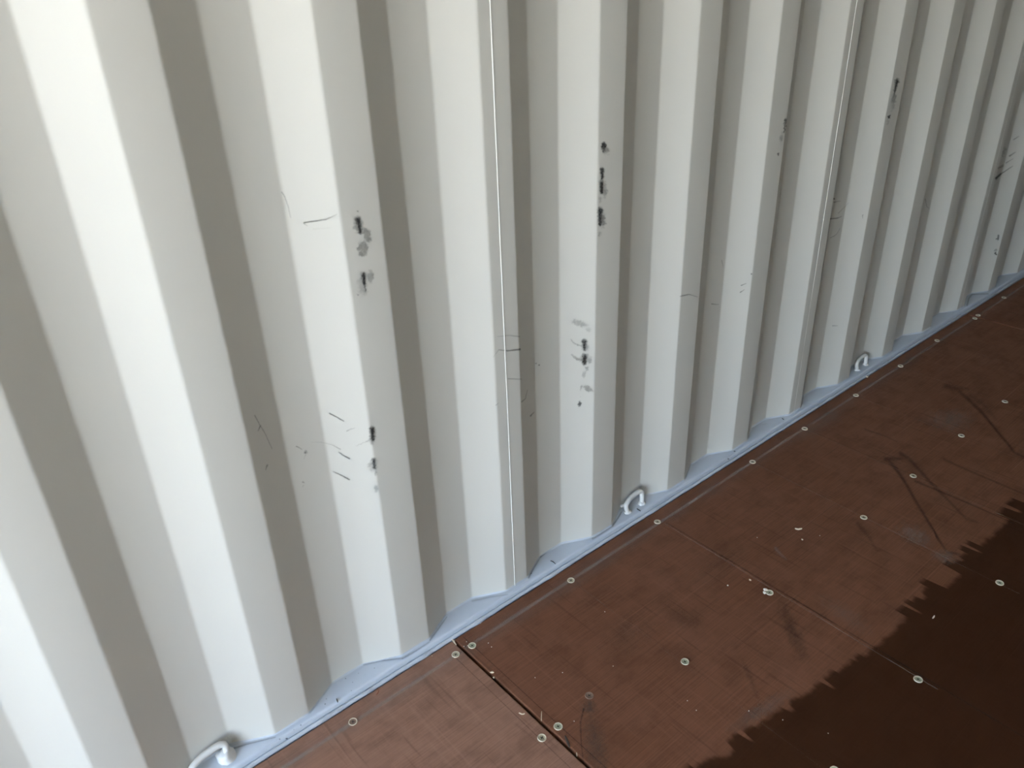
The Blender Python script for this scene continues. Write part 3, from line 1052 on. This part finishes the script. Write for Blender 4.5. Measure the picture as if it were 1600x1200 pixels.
def sliver(name, pix, width, thick, label, mat, z=0.0, cat='splinter', lift=0.0, group=None):
    """flat tapering splinter lying through the given pixels"""
    pts = [pix_on_z(u, v, z) for u, v in pix]
    base = pts[0].copy()
    path = smooth_path([(p.x - base.x, p.y - base.y, 0) for p in pts], 4)
    n = len(path)
    V, Fs = [], []
    for i, p in enumerate(path):
        t = (path[min(i + 1, n - 1)] - path[max(i - 1, 0)]).normalized()
        b = Vector((-t.y, t.x, 0))
        f = i / (n - 1)
        w = width * (0.35 + 0.65 * math.sin(math.pi * (0.12 + 0.80 * f)))
        h = lift * f
        V += [p + b * w / 2 + Vector((0, 0, h)), p - b * w / 2 + Vector((0, 0, h)), p - b * w * .35 + Vector((0, 0, h + thick)), p + b * w * .35 + Vector((0, 0, h + thick))]
    for i in range(n - 1):
        for k in range(4):
            Fs.append((i * 4 + k, i * 4 + (k + 1) % 4, (i + 1) * 4 + (k + 1) % 4, (i + 1) * 4 + k))
    Fs += [(0, 1, 2, 3)[::-1], tuple((n - 1) * 4 + k for k in range(4))]
    bm = bmesh.new()
    vv = [bm.verts.new(v) for v in V]
    for f in Fs:
        bm.faces.new([vv[k] for k in f])
    o = bm_obj(name, bm, mat, loc=(base.x, base.y, z + 0.00005))
    return tag(o, label, cat, group)


sliver('wood_splinter', [(704, 996), (708, 1001), (713, 1008)], 0.0032, 0.0016, 'pale wood splinter lying at the wall end of the floor seam', M_PALEWOOD)
chip('wood_chip', 769, 1051, (0.0036, 0.0022, 0.0022), 'pale wood chip on the edge of the dark floor seam', M_PALEWOOD, seed=2)
chip('wood_chip', 771.5, 1059, (0.0022, 0.0016, 0.0016), 'tiny pale crumb in the floor seam beside a pale chip', M_PALEWOOD, seed=3)
sliver('wood_splinter', [(811, 1114), (816, 1116), (820, 1115)], 0.0028, 0.0012, 'short pale shaving on the pencil line beside the seam', M_PALEWOOD)
sliver('wood_splinter', [(846, 1127), (846, 1120), (846.3, 1112)], 0.0016, 0.0014, 'thin upright-looking pale splinter between seam and screw', M_PALEWOOD)
sliver('film_chip', [(883, 1150), (887, 1160), (890, 1168)], 0.0050, 0.0012, 'dark brown film chip hanging over the floor seam', M_DARKCHIP, cat='chip')
sliver('wood_splinter', [(901, 1176), (901.5, 1182)], 0.0012, 0.0008, 'tiny pale sliver just past the dark film chip', M_PALEWOOD)
sliver('wood_splinter', [(588, 1086), (591, 1081), (590, 1076)], 0.0022, 0.0010, 'thin reddish-brown wood curl on the floor near the sealant', M_REDWOOD)
sliver('wood_splinter', [(1350, 587.5), (1353, 588.5), (1356, 590)], 0.0060, 0.0030, 'pale splinter at the sealant edge below a lashing ring', M_PALEWOOD)
chip('wood_chip', 1196, 922, (0.0046, 0.0034, 0.0030), 'pale oblong chip touching a screw head, farther from a round crumb', M_WHITECHIP, seed=4)
chip('wood_chip', 1194.5, 926.5, (0.0036, 0.0032, 0.0030), 'pale round crumb beside an oblong chip and a screw head', M_WHITECHIP, seed=5)
chip('wood_chip', 1172, 906.5, (0.0030, 0.0020, 0.0018), 'small pinkish crumb on the floor short of the dark cross line', M_PALEWOOD, seed=6)
chip('wood_chip', 1137, 915, (0.0018, 0.0016, 0.0012), 'tiny pale crumb alone on the brown plywood', M_WHITECHIP, seed=7)
sliver('wood_splinter', [(1242, 826), (1247, 827), (1253, 826)], 0.0056, 0.0016, 'ragged pinkish wood flake on the brown plywood', M_PALEWOOD, cat='wood flake')
chip('wood_chip', 1253.5, 843.5, (0.0030, 0.0020, 0.0016), 'small pale crumb beside the ragged wood flake', M_WHITECHIP, seed=8)
sliver('wood_splinter', [(1457, 966.5), (1459, 964), (1460, 962)], 0.0030, 0.0012, 'small pale sliver on the dark unworn floor', M_WHITECHIP)
for k, (u, v) in enumerate(((763, 1005), (768, 1011), (729, 1003), (836, 1059), (945, 956), (958, 1041), (897, 1127), (1088, 1110), (1074, 1095), (879, 1051),
                            (1170, 1111), (1223, 1125), (1294, 1146), (1183, 840), (751, 974), (731, 1009), (725, 1010), (665, 1023), (675, 1025), (1281, 837))):
    q = pix_on_z(u, v)
    where = ('close to the floor seam' if q.x < 0.40 else 'on the dark unworn floor' if q.y < -0.56 - 0.05 * min(1, max(0, q.x - 0.4)) else 'on the brown plywood away from the seam')
    chip('wood_crumb', u, v, (0.0010, 0.0008, 0.0008), 'tiny pale speck of sawdust ' + where, M_WHITECHIP, seed=10 + k, cat='crumb', group='sawdust specks ' + where)
Z1 = LEDGE
sliver('black_splinter', [(526, 1092), (528, 1098)], 0.0022, 0.0014, 'short thick black splinter lying on the blue-grey ledge alone', M_BLACK, Z1)
sliver('black_splinter', [(860, 876.5), (864, 878), (868, 881.5)], 0.0017, 0.0012, 'bent black bristle on the ledge near the first weld seam', M_BLACK, Z1, cat='bristle')
sliver('black_splinter', [(995, 795), (998, 797), (1001, 799)], 0.0026, 0.0014, 'short black splinter between the feet of a lashing ring', M_BLACK, Z1)
sliver('black_splinter', [(1222, 654), (1225, 656)], 0.0030, 0.0014, 'tiny black splinter on the ledge below the second weld seam', M_BLACK, Z1)
